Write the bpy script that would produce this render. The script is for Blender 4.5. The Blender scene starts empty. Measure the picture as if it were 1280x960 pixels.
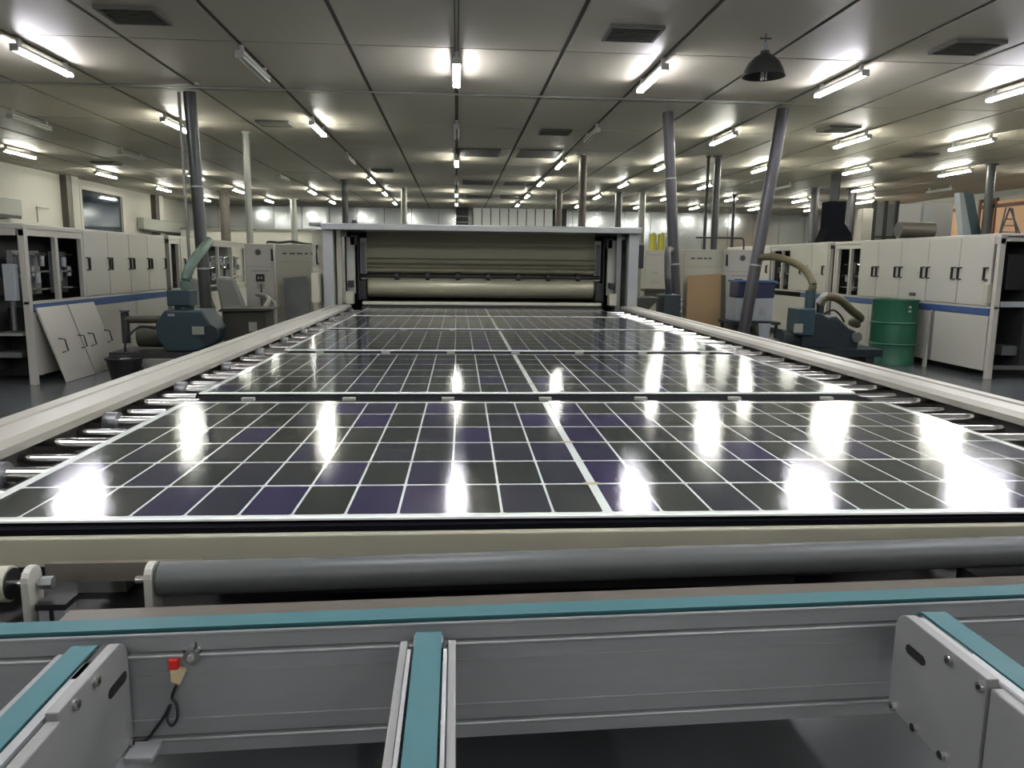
import bpy, math, random
from mathutils import Vector, Matrix
random.seed(7)
SC = bpy.context.scene
COL = SC.collection
PI = math.pi

# ------------------------------------------------------------------ camera
yaw, pit, roll, FPX = .0728, .156, .0112, 961.0
F = Vector((math.sin(yaw)*math.cos(pit), math.cos(yaw)*math.cos(pit), -math.sin(pit)))
R0 = Vector((math.cos(yaw), -math.sin(yaw), 0)); U0 = R0.cross(F)
c_, s_ = math.cos(roll), math.sin(roll)
Rv = R0*c_ + U0*s_; Uv = U0*c_ - R0*s_
cd = bpy.data.cameras.new('camera'); cam = bpy.data.objects.new('camera', cd); COL.objects.link(cam)
cd.sensor_width = 36; cd.lens = FPX/1280*36; cd.clip_start = .02; cd.clip_end = 200
cam.matrix_world = Matrix(((Rv.x, Uv.x, -F.x, 0), (Rv.y, Uv.y, -F.y, 0), (Rv.z, Uv.z, -F.z, 1.42), (0, 0, 0, 1)))
SC.camera = cam
# ------------------------------------------------------------------ world / exposure
w = bpy.data.worlds.new('world'); SC.world = w; w.use_nodes = True
w.node_tree.nodes['Background'].inputs[0].default_value = (.5, .52, .55, 1)
w.node_tree.nodes['Background'].inputs[1].default_value = .05
SC.view_settings.view_transform = 'Standard'; SC.view_settings.look = 'None'
SC.view_settings.gamma = 1; SC.view_settings.exposure = 1.6
TUBE_POWER = 19.0*2.2

# ------------------------------------------------------------------ materials
def s2l(c):
    return tuple(((v/255)/12.92 if v/255 <= .04045 else ((v/255+.055)/1.055)**2.4) for v in c)
MATS = {}
def mat(name, rgb, rough=.5, metal=0., var=.0, scale=6., bump=0., spec=.5, stretch=None, coat=0.):
    m = bpy.data.materials.new(name); m.use_nodes = True; nt = m.node_tree; N = nt.nodes; L = nt.links
    b = N['Principled BSDF']; c = s2l(rgb)
    b.inputs['Base Color'].default_value = (*c, 1); b.inputs['Roughness'].default_value = rough
    b.inputs['Metallic'].default_value = metal; b.inputs['Specular IOR Level'].default_value = spec
    b.inputs['Coat Weight'].default_value = coat; b.inputs['Coat Roughness'].default_value = .12
    if var or bump:
        tc = N.new('ShaderNodeTexCoord'); mp = N.new('ShaderNodeMapping'); no = N.new('ShaderNodeTexNoise')
        L.new(tc.outputs['Object'], mp.inputs[0]); L.new(mp.outputs[0], no.inputs['Vector'])
        if stretch: mp.inputs['Scale'].default_value = stretch
        no.inputs['Scale'].default_value = scale; no.inputs['Detail'].default_value = 4
        if var:
            mx = N.new('ShaderNodeMix'); mx.data_type = 'RGBA'
            mx.inputs['A'].default_value = (*[v*(1-var) for v in c], 1); mx.inputs['B'].default_value = (*[min(1, v*(1+var)) for v in c], 1)
            L.new(no.outputs['Fac'], mx.inputs['Factor']); L.new(mx.outputs['Result'], b.inputs['Base Color'])
            mr = N.new('ShaderNodeMapRange'); mr.inputs['To Min'].default_value = max(0.02, rough*.8); mr.inputs['To Max'].default_value = min(1, rough*1.2)
            L.new(no.outputs['Fac'], mr.inputs['Value']); L.new(mr.outputs[0], b.inputs['Roughness'])
        if bump:
            bp = N.new('ShaderNodeBump'); bp.inputs['Strength'].default_value = bump; bp.inputs['Distance'].default_value = .004
            L.new(no.outputs['Fac'], bp.inputs['Height']); L.new(bp.outputs[0], b.inputs['Normal'])
    MATS[name] = m
    return m
def emit(name, rgb, k):
    m = bpy.data.materials.new(name); m.use_nodes = True; b = m.node_tree.nodes['Principled BSDF']
    b.inputs['Base Color'].default_value = (.8, .8, .8, 1); b.inputs['Emission Color'].default_value = (*rgb, 1)
    b.inputs['Emission Strength'].default_value = k; MATS[name] = m
    return m
mat('ceil', (160, 155, 141), .5, var=.10, scale=1.3, stretch=(1, .4, 1), bump=.15)
mat('ceil_b', (152, 147, 133), .5, var=.13, scale=1.1, stretch=(.6, 1, 1), bump=.15)
mat('seam', (78, 76, 70), .8)
mat('floor', (84, 88, 89), .2, var=.15, scale=.8)
mat('wall_cream', (172, 169, 158), .6, var=.04, scale=1)
mat('wall_metal', (190, 194, 196), .16, .85, var=.08, scale=.7)
mat('white_paint', (166, 164, 153), .45, var=.05, scale=2)
mat('cream_paint', (160, 159, 141), .45, var=.06, scale=2.5)
mat('beam_cream', (160, 158, 138), .5, var=.12, scale=9, stretch=(.3, 3, 3))
mat('rail', (146, 144, 132), .42, .15, var=.10, scale=12, stretch=(3, .2, 3))
mat('alu', (150, 153, 152), .4, .35, var=.10, scale=30, stretch=(.15, 3, 3))
mat('alu_plate', (132, 133, 131), .45, .35, var=.08, scale=4)
mat('steel', (200, 200, 198), .18, 1., var=.05, scale=8)
mat('steel_grey', (120, 122, 122), .4, .7, var=.1, scale=5)
mat('chrome', (215, 215, 212), .16, 1.)
mat('teal', (42, 92, 96), .55, var=.10, scale=14, stretch=(.4, 1, 1), bump=.05)
mat('teal_dark', (20, 70, 72), .7)
mat('black', (18, 18, 20), .5, var=.1)
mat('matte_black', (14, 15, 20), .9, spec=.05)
mat('dark', (38, 38, 38), .6, var=.2, scale=4)
mat('dark_brown', (70, 66, 60), .6, var=.15, scale=6)
mat('roller_grey', (80, 84, 82), .45, .35, var=.08, scale=5, stretch=(.3, 2, 2))
mat('bracket', (165, 165, 155), .5, .2)
mat('blue_strip', (48, 74, 118), .5, var=.06)
mat('handle', (24, 24, 24), .45)
mat('pump', (44, 64, 70), .42, .2, var=.15, scale=7)
mat('pump_dark', (30, 40, 44), .5, .2, var=.2, scale=7)
mat('motor', (58, 60, 44), .6, var=.2, scale=9)
mat('drum_green', (28, 82, 58), .4, var=.12, scale=4)
mat('duct', (64, 66, 64), .4, .5, var=.18, scale=3, stretch=(1, 1, .3))
mat('duct_mauve', (72, 71, 73), .38, .5, var=.15, scale=3, stretch=(1, 1, .3))
mat('pole_white', (122, 124, 116), .4, .3)
mat('pole_brown', (84, 78, 70), .5, .3)
mat('hose_green', (84, 104, 92), .5, var=.2, scale=12)
mat('hose_olive', (78, 72, 46), .55, var=.2, scale=12)
mat('hose_grey', (126, 128, 120), .5)
mat('cardboard', (128, 106, 74), .8, var=.08, scale=2)
mat('board_grey', (88, 92, 88), .5, var=.12, scale=2)
mat('box_olive', (52, 52, 42), .7, var=.12)
mat('curtain', (118, 116, 94), .42, .25, var=.12, scale=5, stretch=(.15, 3, 3))
mat('curtain_lo', (150, 148, 124), .3, .3, var=.12, scale=5, stretch=(.15, 3, 3))
mat('canopy', (146, 150, 147), .4, .2, var=.06, scale=2)
mat('win_dark', (30, 42, 52), .06, spec=.8)
mat('peach', (226, 180, 140), .7, var=.05)
mat('peach_frame', (112, 72, 56), .6)
mat('navy_box', (26, 32, 60), .5)
mat('crate_white', (140, 146, 148), .5)
mat('red', (214, 40, 34), .4)
mat('connector', (206, 190, 150), .5)
mat('label_dark', (60, 62, 58), .5)
mat('label_mid', (140, 142, 132), .5)
mat('backsheet', (236, 236, 232), .5)
mat('yellow', (150, 146, 30), .5)
mat('mauve_panel', (112, 109, 108), .35, .3, var=.08)
mat('lamp_body', (170, 170, 164), .5)
mat('tube_off', (200, 200, 190), .3)
mat('tie', (98, 93, 83), .55, var=.1)
emit('tube_cool', (.94, .93, 1.0), TUBE_POWER*1.1)
mat('strip_white', (205, 208, 206), .4)
emit('tube_warm', (1.0, 1.0, .90), TUBE_POWER)
# solar cell: each cell takes its own tint
def cellmat():
    m = bpy.data.materials.new('solar_cell'); m.use_nodes = True; N = m.node_tree.nodes; L = m.node_tree.links
    b = N['Principled BSDF']; oi = N.new('ShaderNodeObjectInfo'); cr = N.new('ShaderNodeValToRGB')
    cr.color_ramp.interpolation = 'LINEAR'
    e = cr.color_ramp.elements
    e[0].position = 0; e[0].color = (.017, .018, .016, 1); e[1].position = 1; e[1].color = (.026, .014, .075, 1)
    for p, c in ((.35, (.014, .018, .016)), (.6, (.020, .020, .024)), (.8, (.018, .015, .045))):
        k = e.new(p); k.color = (*c, 1)
    L.new(oi.outputs['Random'], cr.inputs[0]); L.new(cr.outputs[0], b.inputs['Base Color'])
    b.inputs['Roughness'].default_value = .6; b.inputs['Specular IOR Level'].default_value = .08
    MATS['cell'] = m
cellmat()
def glassmat():
    m = bpy.data.materials.new('module_glass'); m.use_nodes = True; N = m.node_tree.nodes; L = m.node_tree.links
    N.remove(N['Principled BSDF']); out = N['Material Output']
    tr = N.new('ShaderNodeBsdfTransparent'); gl = N.new('ShaderNodeBsdfGlossy'); gl.distribution = 'BECKMANN'; mx = N.new('ShaderNodeMixShader'); fr = N.new('ShaderNodeFresnel')
    gl.inputs['Roughness'].default_value = .135; gl.inputs['Color'].default_value = (1, 1, 1, 1); fr.inputs['IOR'].default_value = 1.34
    tr.inputs['Color'].default_value = (.93, .95, .94, 1)
    tc = N.new('ShaderNodeTexCoord'); no = N.new('ShaderNodeTexNoise'); bp = N.new('ShaderNodeBump')
    no.inputs['Scale'].default_value = 40; bp.inputs['Strength'].default_value = .04; bp.inputs['Distance'].default_value = .002
    L.new(tc.outputs['Object'], no.inputs['Vector']); L.new(no.outputs['Fac'], bp.inputs['Height']); L.new(bp.outputs[0], gl.inputs['Normal'])
    ge = N.new('ShaderNodeNewGeometry'); mm = N.new('ShaderNodeMath'); mm.operation = 'SUBTRACT'; mm.use_clamp = True
    L.new(fr.outputs[0], mm.inputs[0]); L.new(ge.outputs['Backfacing'], mm.inputs[1]); L.new(mm.outputs[0], mx.inputs[0]); L.new(tr.outputs[0], mx.inputs[1]); L.new(gl.outputs[0], mx.inputs[2]); L.new(mx.outputs[0], out.inputs['Surface'])
    MATS['glass'] = m
glassmat()

# ------------------------------------------------------------------ mesh helpers
class MB:
    def __init__(s): s.v = []; s.f = []; s.sm = []
    def add(s, v, f, smooth=False):
        n = len(s.v); s.v += [tuple(p) for p in v]; s.f += [tuple(i+n for i in q) for q in f]; s.sm += [smooth]*len(f); return s
    def box(s, x0, x1, y0, y1, z0, z1):
        v = [(x, y, z) for x in (x0, x1) for y in (y0, y1) for z in (z0, z1)]
        return s.add(v, [(0, 1, 3, 2), (4, 6, 7, 5), (0, 4, 5, 1), (2, 3, 7, 6), (0, 2, 6, 4), (1, 5, 7, 3)])
    def cyl(s, a, b, r, n=16, r2=None, caps=True):
        a = Vector(a); b = Vector(b); r2 = r if r2 is None else r2
        d = (b-a).normalized(); t = Vector((0, 0, 1)) if abs(d.z) < .9 else Vector((1, 0, 0))
        u = d.cross(t).normalized(); w_ = d.cross(u)
        ring = lambda c, q: [c+(u*math.cos(2*PI*i/n)+w_*math.sin(2*PI*i/n))*q for i in range(n)]
        s.add(ring(a, r)+ring(b, r2), [(i, (i+1) % n, n+(i+1) % n, n+i) for i in range(n)], True)
        if caps:
            s.add(ring(a, r), [tuple(reversed(range(n)))]); s.add(ring(b, r2), [tuple(range(n))])
        return s
    def tube(s, pts, r, n=10, sub=6, ribs=0.):
        P = [Vector(p) for p in pts]; Q = []
        for i in range(len(P)-1):
            p0, p1, p2, p3 = P[max(0, i-1)], P[i], P[i+1], P[min(len(P)-1, i+2)]
            for k in range(sub):
                t = k/sub
                Q.append(.5*((2*p1)+(p2-p0)*t+(2*p0-5*p1+4*p2-p3)*t*t+(3*p1-p0-3*p2+p3)*t**3))
        Q.append(P[-1]); v = []; f = []
        up = Vector((.13, .21, .97))
        for i, q in enumerate(Q):
            d = (Q[min(i+1, len(Q)-1)]-Q[max(i-1, 0)]).normalized()
            u = d.cross(up).normalized(); w_ = d.cross(u)
            rr = r*(1+(ribs if i % 2 else 0))
            v += [q+(u*math.cos(2*PI*k/n)+w_*math.sin(2*PI*k/n))*rr for k in range(n)]
        for i in range(len(Q)-1):
            f += [(i*n+k, i*n+(k+1) % n, (i+1)*n+(k+1) % n, (i+1)*n+k) for k in range(n)]
        s.add(v, f, True)
        s.add(v[:n], [tuple(range(n))]); s.add(v[-n:], [tuple(range(n))])
        return s
    def prism(s, prof, a, b, axis='x', smooth=False):
        """prof: list of 2-D points in the plane across the axis"""
        mk = {'x': lambda t, p: (t, p[0], p[1]), 'y': lambda t, p: (p[0], t, p[1]), 'z': lambda t, p: (p[0], p[1], t)}[axis]
        n = len(prof)
        s.add([mk(a, p) for p in prof]+[mk(b, p) for p in prof], [(i, (i+1) % n, n+(i+1) % n, n+i) for i in range(n)], smooth)
        s.add([mk(a, p) for p in prof], [tuple(reversed(range(n)))]); s.add([mk(b, p) for p in prof], [tuple(range(n))])
        return s
    def lathe(s, c, prof, n=28):
        v = []; f = []
        for (r, z) in prof:
            v += [(c[0]+r*math.cos(2*PI*k/n), c[1]+r*math.sin(2*PI*k/n), c[2]+z) for k in range(n)]
        for i in range(len(prof)-1):
            f += [(i*n+k, i*n+(k+1) % n, (i+1)*n+(k+1) % n, (i+1)*n+k) for k in range(n)]
        return s.add(v, f, True)
    def xf(s, M):
        s.v = [tuple(M @ Vector(p)) for p in s.v]; return s
    def build(s, name, m, parent=None, bev=0., label=None, kind=None):
        o_ = Vector((0, 0, 0)); p = parent
        while p is not None: o_ += p.location; p = p.parent
        me = bpy.data.meshes.new(name); me.from_pydata([tuple(Vector(q)-o_) for q in s.v], [], s.f)
        import bmesh
        b = bmesh.new(); b.from_mesh(me); bmesh.ops.remove_doubles(b, verts=b.verts, dist=1e-6)
        bmesh.ops.recalc_face_normals(b, faces=b.faces); b.to_mesh(me); b.free()
        for pl in me.polygons: pl.use_smooth = False
        if any(s.sm): me.polygons.foreach_set('use_smooth', [True]*len(me.polygons)); me.set_sharp_from_angle(angle=math.radians(40))
        me.materials.append(MATS[m]); o = bpy.data.objects.new(name, me); COL.objects.link(o)
        if parent: o.parent = parent
        if bev:
            md = o.modifiers.new('bevel', 'BEVEL'); md.width = bev; md.segments = 2; md.limit_method = 'ANGLE'; md.angle_limit = .7
        if label: o['label'] = label
        if kind: o['kind'] = kind
        return o
def box(name, m, b, parent=None, bev=0., label=None): return MB().box(*b).build(name, m, parent, bev, label)
def thing(name, label, cat, loc=(0, 0, 0), rz=0, group=None):
    o = bpy.data.objects.new(name, None); COL.objects.link(o); o.location = loc; o.rotation_euler = (0, 0, rz)
    o['label'] = label; o['category'] = cat
    if group: o['group'] = group
    return o
def tag(o, label, cat, group=None):
    o['label'] = label; o['category'] = cat
    if group: o['group'] = group
    return o
def struct(o): o['kind'] = 'structure'; return o
def dup(root, loc, label=None):
    def cp(o, par):
        c = o.copy(); COL.objects.link(c)
        if par: c.parent = par
        for ch in o.children: cp(ch, c)
        return c
    r = cp(root, None); r.location = loc
    if label: r['label'] = label
    return r
def leaf_copy(o, parent, loc):
    c = o.copy(); COL.objects.link(c); c.parent = parent; c.location = loc; return c

# ================================================================== SETTING
struct(box('floor', 'floor', (-12, 18, -6, 36, -.1, 0)))
CZ = 3.75
ceiling = struct(box('ceiling', 'seam', (-12, 18, -6, 36.5, CZ+.02, CZ+.12)))
pan = {}
for mname in ('ceil', 'ceil_b'):
    pan[mname] = MB().box(0, 1.13, 0, 2.475, 0, .02)
first = {}
for i in range(24):
    for j in range(12):
        x = -11.8+i*1.18+.025; y = 6.45+j*2.5+.012
        k = 'ceil' if (i*7+j*3) % 5 else 'ceil_b'
        if k not in first:
            o = pan[k].build('ceiling_panel', k, ceiling); first[k] = o
        else:
            o = first[k].copy(); COL.objects.link(o); o.parent = ceiling
        o.location = (x, y, CZ+random.uniform(-.002, .002))
near_panels = box('ceiling_panel', 'ceil', (-11.8, 16.5, -5.9, 6.43, CZ, CZ+.02), ceiling)
# left wall with piers, window and air units
wl = struct(box('wall_left', 'wall_cream', (-11.4, -11.2, -6, 36, 0, CZ+.02)))
for i, y in enumerate((23.35, 29.9)):
    struct(box('trim_%d' % (i+1), 'pole_brown', (-11.2, -11.02, y-.12, y+.12, 0, CZ)))
    struct(box('trim_%d' % (i+3), 'wall_cream', (-11.2, -11.0, y+.14, y+.55, 0, CZ)))
win = bpy.data.objects.new('window_1', None); COL.objects.link(win); win.location = (-11.2, 25.6, 2.3); win['kind'] = 'structure'
box('pane', 'win_dark', (-11.19, -11.15, 24.25, 27.05, 2.2, 3.45), win)
wf = MB()
for b in ((-11.2, -11.08, 24.1, 27.2, 3.45, 3.57), (-11.2, -11.08, 24.1, 24.25, 2.1, 3.45), (-11.2, -11.08, 27.05, 27.2, 2.1, 3.45), (-11.2, -11.08, 24.1, 27.2, 2.08, 2.2)): wf.box(*b)
wf.build('window_frame', 'wall_cream', win)
# far wall: polished sandwich panels
wfar = struct(box('wall_far', 'steel_grey', (-12, 18, 34.6, 34.8, 0, CZ+.02)))
fp = None
for i in range(25):
    x = -11.4+i*1.18
    if fp is None: fp = box('wall_panel', 'wall_metal', (x+.01, x+1.17, 34.54, 34.6, .1, CZ-.02), wfar)
    else: leaf_copy(fp, wfar, (i*1.18, 0, 0))
struct(box('wall_right', 'wall_cream', (16.5, 16.7, -6, 36, 0, CZ+.02)))
struct(box('wall_back', 'wall_cream', (-12, 18, -6.2, -6, 0, CZ+.02)))
for i, (y0, y1) in enumerate(((21.4, 22.9), (23.2, 23.6), (24.5, 25.2), (26.7, 28.3))):
    wn = bpy.data.objects.new('window_%d' % (i+2), None); COL.objects.link(wn); wn.location = (16.5, y0, 2); wn['kind'] = 'structure'
    box('pane', 'peach', (16.44, 16.48, y0, y1, 1.6, 3.45), wn)
    m_ = MB().box(16.4, 16.5, y0-.09, y0, 1.5, 3.55); m_.box(16.4, 16.5, y1, y1+.09, 1.5, 3.55); m_.box(16.4, 16.5, y0-.09, y1+.09, 3.25, 3.36)
    m_.build('window_frame', 'peach_frame', wn)

# ================================================================== INFEED ROLLER TABLE
T = thing('roller_table', 'long infeed roller table with pale side rails carrying the solar modules', 'conveyor', (.3, 4.5, 0))
RP = [(0, .985), (0, 1.0), (.06, 1.005), (.062, 1.0), (.09, 1.0), (.092, 1.005), (.16, 1.005), (.18, .992), (.18, .972), (.0, .96)]
MB().prism([(-1.20+p[0], p[1]) for p in RP], 1.2, 7.62, 'y').build('side_rail', 'rail', T)
MB().prism([(1.81-p[0], p[1]) for p in RP], 1.2, 7.62, 'y').build('side_rail', 'rail', T)
for s in (-1.17, 1.68): box('side_plate', 'dark_brown', (s, s+.10, 1.4, 7.6, .72, .967), T)
box('front_beam', 'beam_cream', (-1.3, 2.0, 1.28, 1.36, .906, .957), T, .003)
box('gap_shade_strip', 'matte_black', (-1.3, 2.0, 1.293, 1.35, .9575, .9675), T)  # black strip added as the shade in the gap below the front module
box('under_tray', 'black', (-1.03, 1.63, 1.37, 7.6, .70, .72), T)
for x in (-1.12, 1.72):
    for y in (1.6, 4.4, 7.2): box('leg', 'steel_grey', (x-.04, x+.04, y-.04, y+.04, 0, .715), T)
NR = 22
r0 = c0 = None
for k in range(NR):
    y = 1.42+.285*k; long_ = k % 2
    xr = 1.74 if long_ else 1.68
    if k < 2: r = MB().cyl((-1.09, y, .947), (xr, y, .947), .0195, 20).build('roller', 'chrome', T); (ra, rb) = (r, None) if k == 0 else (ra, r)
    else: r = leaf_copy(ra if k % 2 == 0 else rb, T, (0, .285*(k - k % 2), 0))
for k in range(0, 44):
    # idle stub rollers between the driven ones, seen on both sides of the modules
    pass
st = None
for k in range(NR-1):
    y = 1.42+.285*k+.142
    for (xa, xb) in ((-1.03, -.90), (1.46, 1.62)):
        if k == 0: o = MB().cyl((xa, y, .945), (xb, y, .945), .015, 12).build('stub_roller', 'steel', T); st = (st or [])+[o]
        else: leaf_copy(st[0 if xa < 0 else 1], T, (0, .285*k, 0))
co = []
for k in range(0, NR, 2):
    y = 1.42+.285*(k+1)+0 if k+1 < NR else None
    if y is None: continue
    for x in (-1.0, 1.585):
        if k == 0: o = MB().cyl((x-.018, y, .945), (x+.018, y, .945), .034, 16).build('bearing_collar', 'steel_grey', T); co.append(o)
        else: leaf_copy(co[0 if x < 0 else 1], T, (0, .285*k, 0))
        if k == 0: q = box('bearing_block', 'steel_grey', (x-.03, x+.03, y-.03, y+.03, .88, .912), T); co.append(q)
        else: leaf_copy(co[1 if x < 0 else 3], T, (0, .285*k, 0))
co  # collars at both rails

# ================================================================== SOLAR MODULES
def module_parts(root):
    ox, oy, oz = root.location
    W_, D_ = 2.284, 1.138
    box('backsheet', 'backsheet', (ox-W_/2, ox+W_/2, oy-D_/2, oy+D_/2, oz-.0015, oz+.002), root)
    box('cover_glass', 'glass', (ox-W_/2+.0005, ox+W_/2-.0005, oy-D_/2+.0005, oy+D_/2-.0005, oz+.0035, oz+.0060), root)
    ch = .004
    first_c = None
    for i in range(24):
        k = i-12
        xc = (.0075+.0455+k*.093) if k >= 0 else -(.0075+.0455+(-k-1)*.093)
        for j in range(6):
            yc = -.564+.013+.091+j*.184
            if first_c is None:
                a, b = .0441, .0876
                pr = [(-a+ch, -b), (a-ch, -b), (a, -b+ch), (a, b-ch), (a-ch, b), (-a+ch, b), (-a, b-ch), (-a, -b+ch)]
                m_ = MB().prism([(p[0]+ox, p[1]+oy) for p in pr], oz+.0021, oz+.0023, 'z')
                first_c = m_.build('solar_cell', 'cell', root); first_c.location = (xc, yc, 0)
            else:
                leaf_copy(first_c, root, (xc, yc, 0))
    # interconnect ribbon dots on the centre gap
    rb = None
    for j in (0, 2, 4):
        y = -.564+.013+.184*(j+1)
        if rb is None: rb = box('busbar_tab', 'connector', (ox-.017, ox+.017, oy+y-.008, oy+y+.008, oz+.0025, oz+.0027), root)
        else: leaf_copy(rb, root, (0, .184*j, 0))
fronts = (1.31, 2.62, 3.92, 5.22, 6.48)
mlab = ['black solar module nearest the camera, at the front edge of the table', 'solar module second from the front, behind the widest dark gap',
        'middle solar module of the row of five, third from the front', 'fourth solar module from the front on the roller table', 'farthest solar module, entering the laminator mouth']
mod0 = None
for i, fy in enumerate(fronts):
    loc = (.279-.009*0+.0, fy+.564, .974)
    if mod0 is None:
        mod0 = thing('solar_module', mlab[0], 'solar panel', loc, 0, 'unframed solar modules lying on the roller table'); module_parts(mod0); mm = mod0
    else: mm = dup(mod0, loc, mlab[i])
    mm.rotation_euler[2] = -.009 if i == 0 else -.004
glab = ['dark gap bar with small tabs behind the nearest module', 'dark gap bar between second and third modules', 'dark gap bar between third and fourth modules', 'dark gap bar between fourth and fifth modules']
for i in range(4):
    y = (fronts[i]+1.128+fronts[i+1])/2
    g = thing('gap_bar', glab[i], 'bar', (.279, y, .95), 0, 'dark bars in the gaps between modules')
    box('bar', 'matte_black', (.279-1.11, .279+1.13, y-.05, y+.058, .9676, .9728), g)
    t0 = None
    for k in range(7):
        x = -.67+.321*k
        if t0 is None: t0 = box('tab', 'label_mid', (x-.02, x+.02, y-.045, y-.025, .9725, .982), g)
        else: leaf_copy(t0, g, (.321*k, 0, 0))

# ================================================================== CENTRE LAMINATOR
L = thing('laminator', 'large central laminator with rolled release cloth above its wide mouth', 'machine', (.26, 8, 0))
YP = 7.7
MB().prism([(YP-.06, 1.722), (YP-.06, 1.775), (YP-.02, 1.783), (12.5, 1.783), (12.5, 1.735)], -1.305, 1.835, 'x').build('canopy', 'canopy', L, .004)
box('canopy_lip', 'canopy', (-1.42, -1.305, YP-.02, YP+.5, 1.765, 1.787), L)
box('post', 'canopy', (-1.30, -1.20, YP, YP+.10, 0, 1.737), L, .004)
box('post', 'canopy', (1.72, 1.82, YP, YP+.10, 0, 1.737), L, .004)
box('inner_post', 'cream_paint', (-1.185, -1.14, YP+.12, YP+.2, .9, 1.737), L)
box('inner_post', 'steel_grey', (1.62, 1.67, YP+.12, YP+.2, .9, 1.737), L)
box('side_panel', 'cream_paint', (-1.30, -1.27, YP+.12, 12.5, .15, 1.735), L)
box('side_panel', 'cream_paint', (1.80, 1.83, YP+.12, 12.5, .15, 1.735), L)
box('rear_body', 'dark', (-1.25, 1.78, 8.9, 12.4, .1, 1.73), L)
# release cloth: upper sheet, ridges, lower drum
cy = 8.2
prof = [(cy+.12, 1.735), (cy, 1.735), (cy-.01, 1.60), (cy-.03, 1.46), (cy-.05, 1.445), (cy-.05, 1.41), (cy-.03, 1.385), (cy-.03, 1.37), (cy-.055, 1.35), (cy-.055, 1.325), (cy-.03, 1.305), (cy+.12, 1.30)]
MB().prism(prof, -.93, 1.46, 'x').build('release_cloth', 'curtain', L)
MB().cyl((-1.0, cy-.0, 1.275), (1.52, cy-.0, 1.275), .022, 14).build('cloth_shaft', 'dark', L)
MB().prism([(cy+.02+.105*math.sin(a), 1.155+.105*math.cos(a)) for a in [2*PI*i/28 for i in range(28)]], -.92, 1.45, 'x', True).build('lower_drum', 'curtain_lo', L)
bk = None
for k in range(7):
    x = -.62+.317*k
    if bk is None: bk = MB().cyl((x-.02, cy-.03, 1.275), (x+.02, cy-.03, 1.275), .045, 12).build('clamp', 'dark', L)
    else: leaf_copy(bk, L, (.317*k, 0, 0))
box('mouth_bar', 'cream_paint', (-.93, 1.46, 7.72, 7.78, 1.0, 1.03), L, .004)
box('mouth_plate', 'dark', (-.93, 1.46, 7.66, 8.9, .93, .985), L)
for sx, xs in ((-1, 0), (1, 0)):
    f_ = (lambda a, b: (a, b)) if sx < 0 else (lambda a, b: (.53-b, .53-a))
    a, b = f_(-1.10, -1.02); box('guide_plate', 'label_mid', (a, b, YP+.2, YP+.26, 1.1, 1.66), L)
    a, b = f_(-1.14, -1.11); box('guide_rod', 'steel', (a, b, YP+.16, YP+.19, 1.0, 1.7), L)
    a, b = f_(-1.005, -.992); box('slide_rod', 'dark', (a, b, YP+.3, YP+.34, 1.03, 1.7), L)
    a, b = f_(-1.01, -.93); box('bearing_housing', 'dark', (a, b, YP+.32, YP+.5, 1.03, 1.22), L, .01)
    a, b = f_(-.99, -.94); MB().cyl((a, cy+.02, 1.155), (b, cy+.02, 1.155), .085, 16).build('drum_hub', 'steel_grey', L)
    a, b = f_(-1.08, -1.03); box('switch_box', 'black', (a, b, YP+.1, YP+.2, 1.17, 1.23), L)
    a, b = f_(-1.10, -1.03); box('cylinder_block', 'cream_paint', (a, b, YP+.1, YP+.22, 1.0, 1.12), L)
    a, b = f_(-1.06, -1.0); box('top_block', 'black', (a, b, YP+.2, YP+.28, 1.58, 1.68), L)
    a, b = f_(-1.0, -.93); box('inner_frame', 'strip_white', (a, b, YP+.5, YP+.53, 1.24, 1.66), L)
    a, b = f_(-.985, -.945); box('inner_window', 'steel_grey', (a, b, YP+.485, YP+.5, 1.3, 1.62), L)
    a, b = f_(-1.18, -1.08); MB().cyl(((a+b)/2-.04, YP+.16, 1.69), ((a+b)/2+.04, YP+.16, 1.69), .03, 12).build('limit_switch', 'label_mid', L)
box('side_box', 'cream_paint', (-1.40, -1.33, YP-.1, YP+.1, 1.02, 1.3), L, .004)
hd = box('side_door', 'cream_paint', (-1.42, -1.31, YP+.12, YP+.15, .6, 1.72), L)
MB().tube([(-1.37, YP+.12, 1.56), (-1.37, YP+.07, 1.56), (-1.37, YP+.07, 1.40), (-1.37, YP+.12, 1.40)], .009, 6, 2).build('door_handle', 'handle', hd)
MB().cyl((-1.0, YP+.1, 1.783), (-1.0, YP+.1, 1.82), .035, 14, .02).build('beacon', 'dark', L)
box('side_motor', 'black', (1.835, 1.90, YP+.1, YP+.3, 1.38, 1.62), L, .01)

# ================================================================== TRANSFER CONVEYOR (front)
RZ = math.radians(2.2)
V = thing('transfer_conveyor', 'aluminium cross beam with teal belt running across the foreground', 'conveyor', (.08, 1.06, 0), RZ)
yb = 1.062
pf = [(yb, .902), (yb-.001, .900), (yb-.001, .897), (yb, .895), (yb, .8745), (yb+.006, .874), (yb+.006, .871), (yb-.0035, .870), (yb-.0045, .8685), (yb-.0045, .8665), (yb-.0035, .865), (yb, .864), (yb, .8425), (yb-.0018, .8420), (yb-.0018, .8402), (yb, .8398),
      (yb, .7715), (yb-.0018, .771), (yb-.0018, .7692), (yb, .7688), (yb, .746), (yb+.006, .7455), (yb+.006, .743), (yb-.0035, .742), (yb-.0045, .7405), (yb-.0045, .7385), (yb-.0035, .737), (yb, .736), (yb, .716), (yb+.036, .716), (yb+.036, .902)]
MB().prism(pf, -1.1, 1.25, 'x').build('cross_beam', 'alu', V)
box('belt_edge', 'teal_dark', (-1.1, 1.25, yb+.001, yb+.037, .902, .906), V)
box('belt', 'teal', (-1.1, 1.25, yb+.0005, yb+.036, .906, .909), V)
box('beam_mark', 'black', (-.3685, -.3665, yb-.0025, yb-.0016, .879, .887), V)
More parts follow.
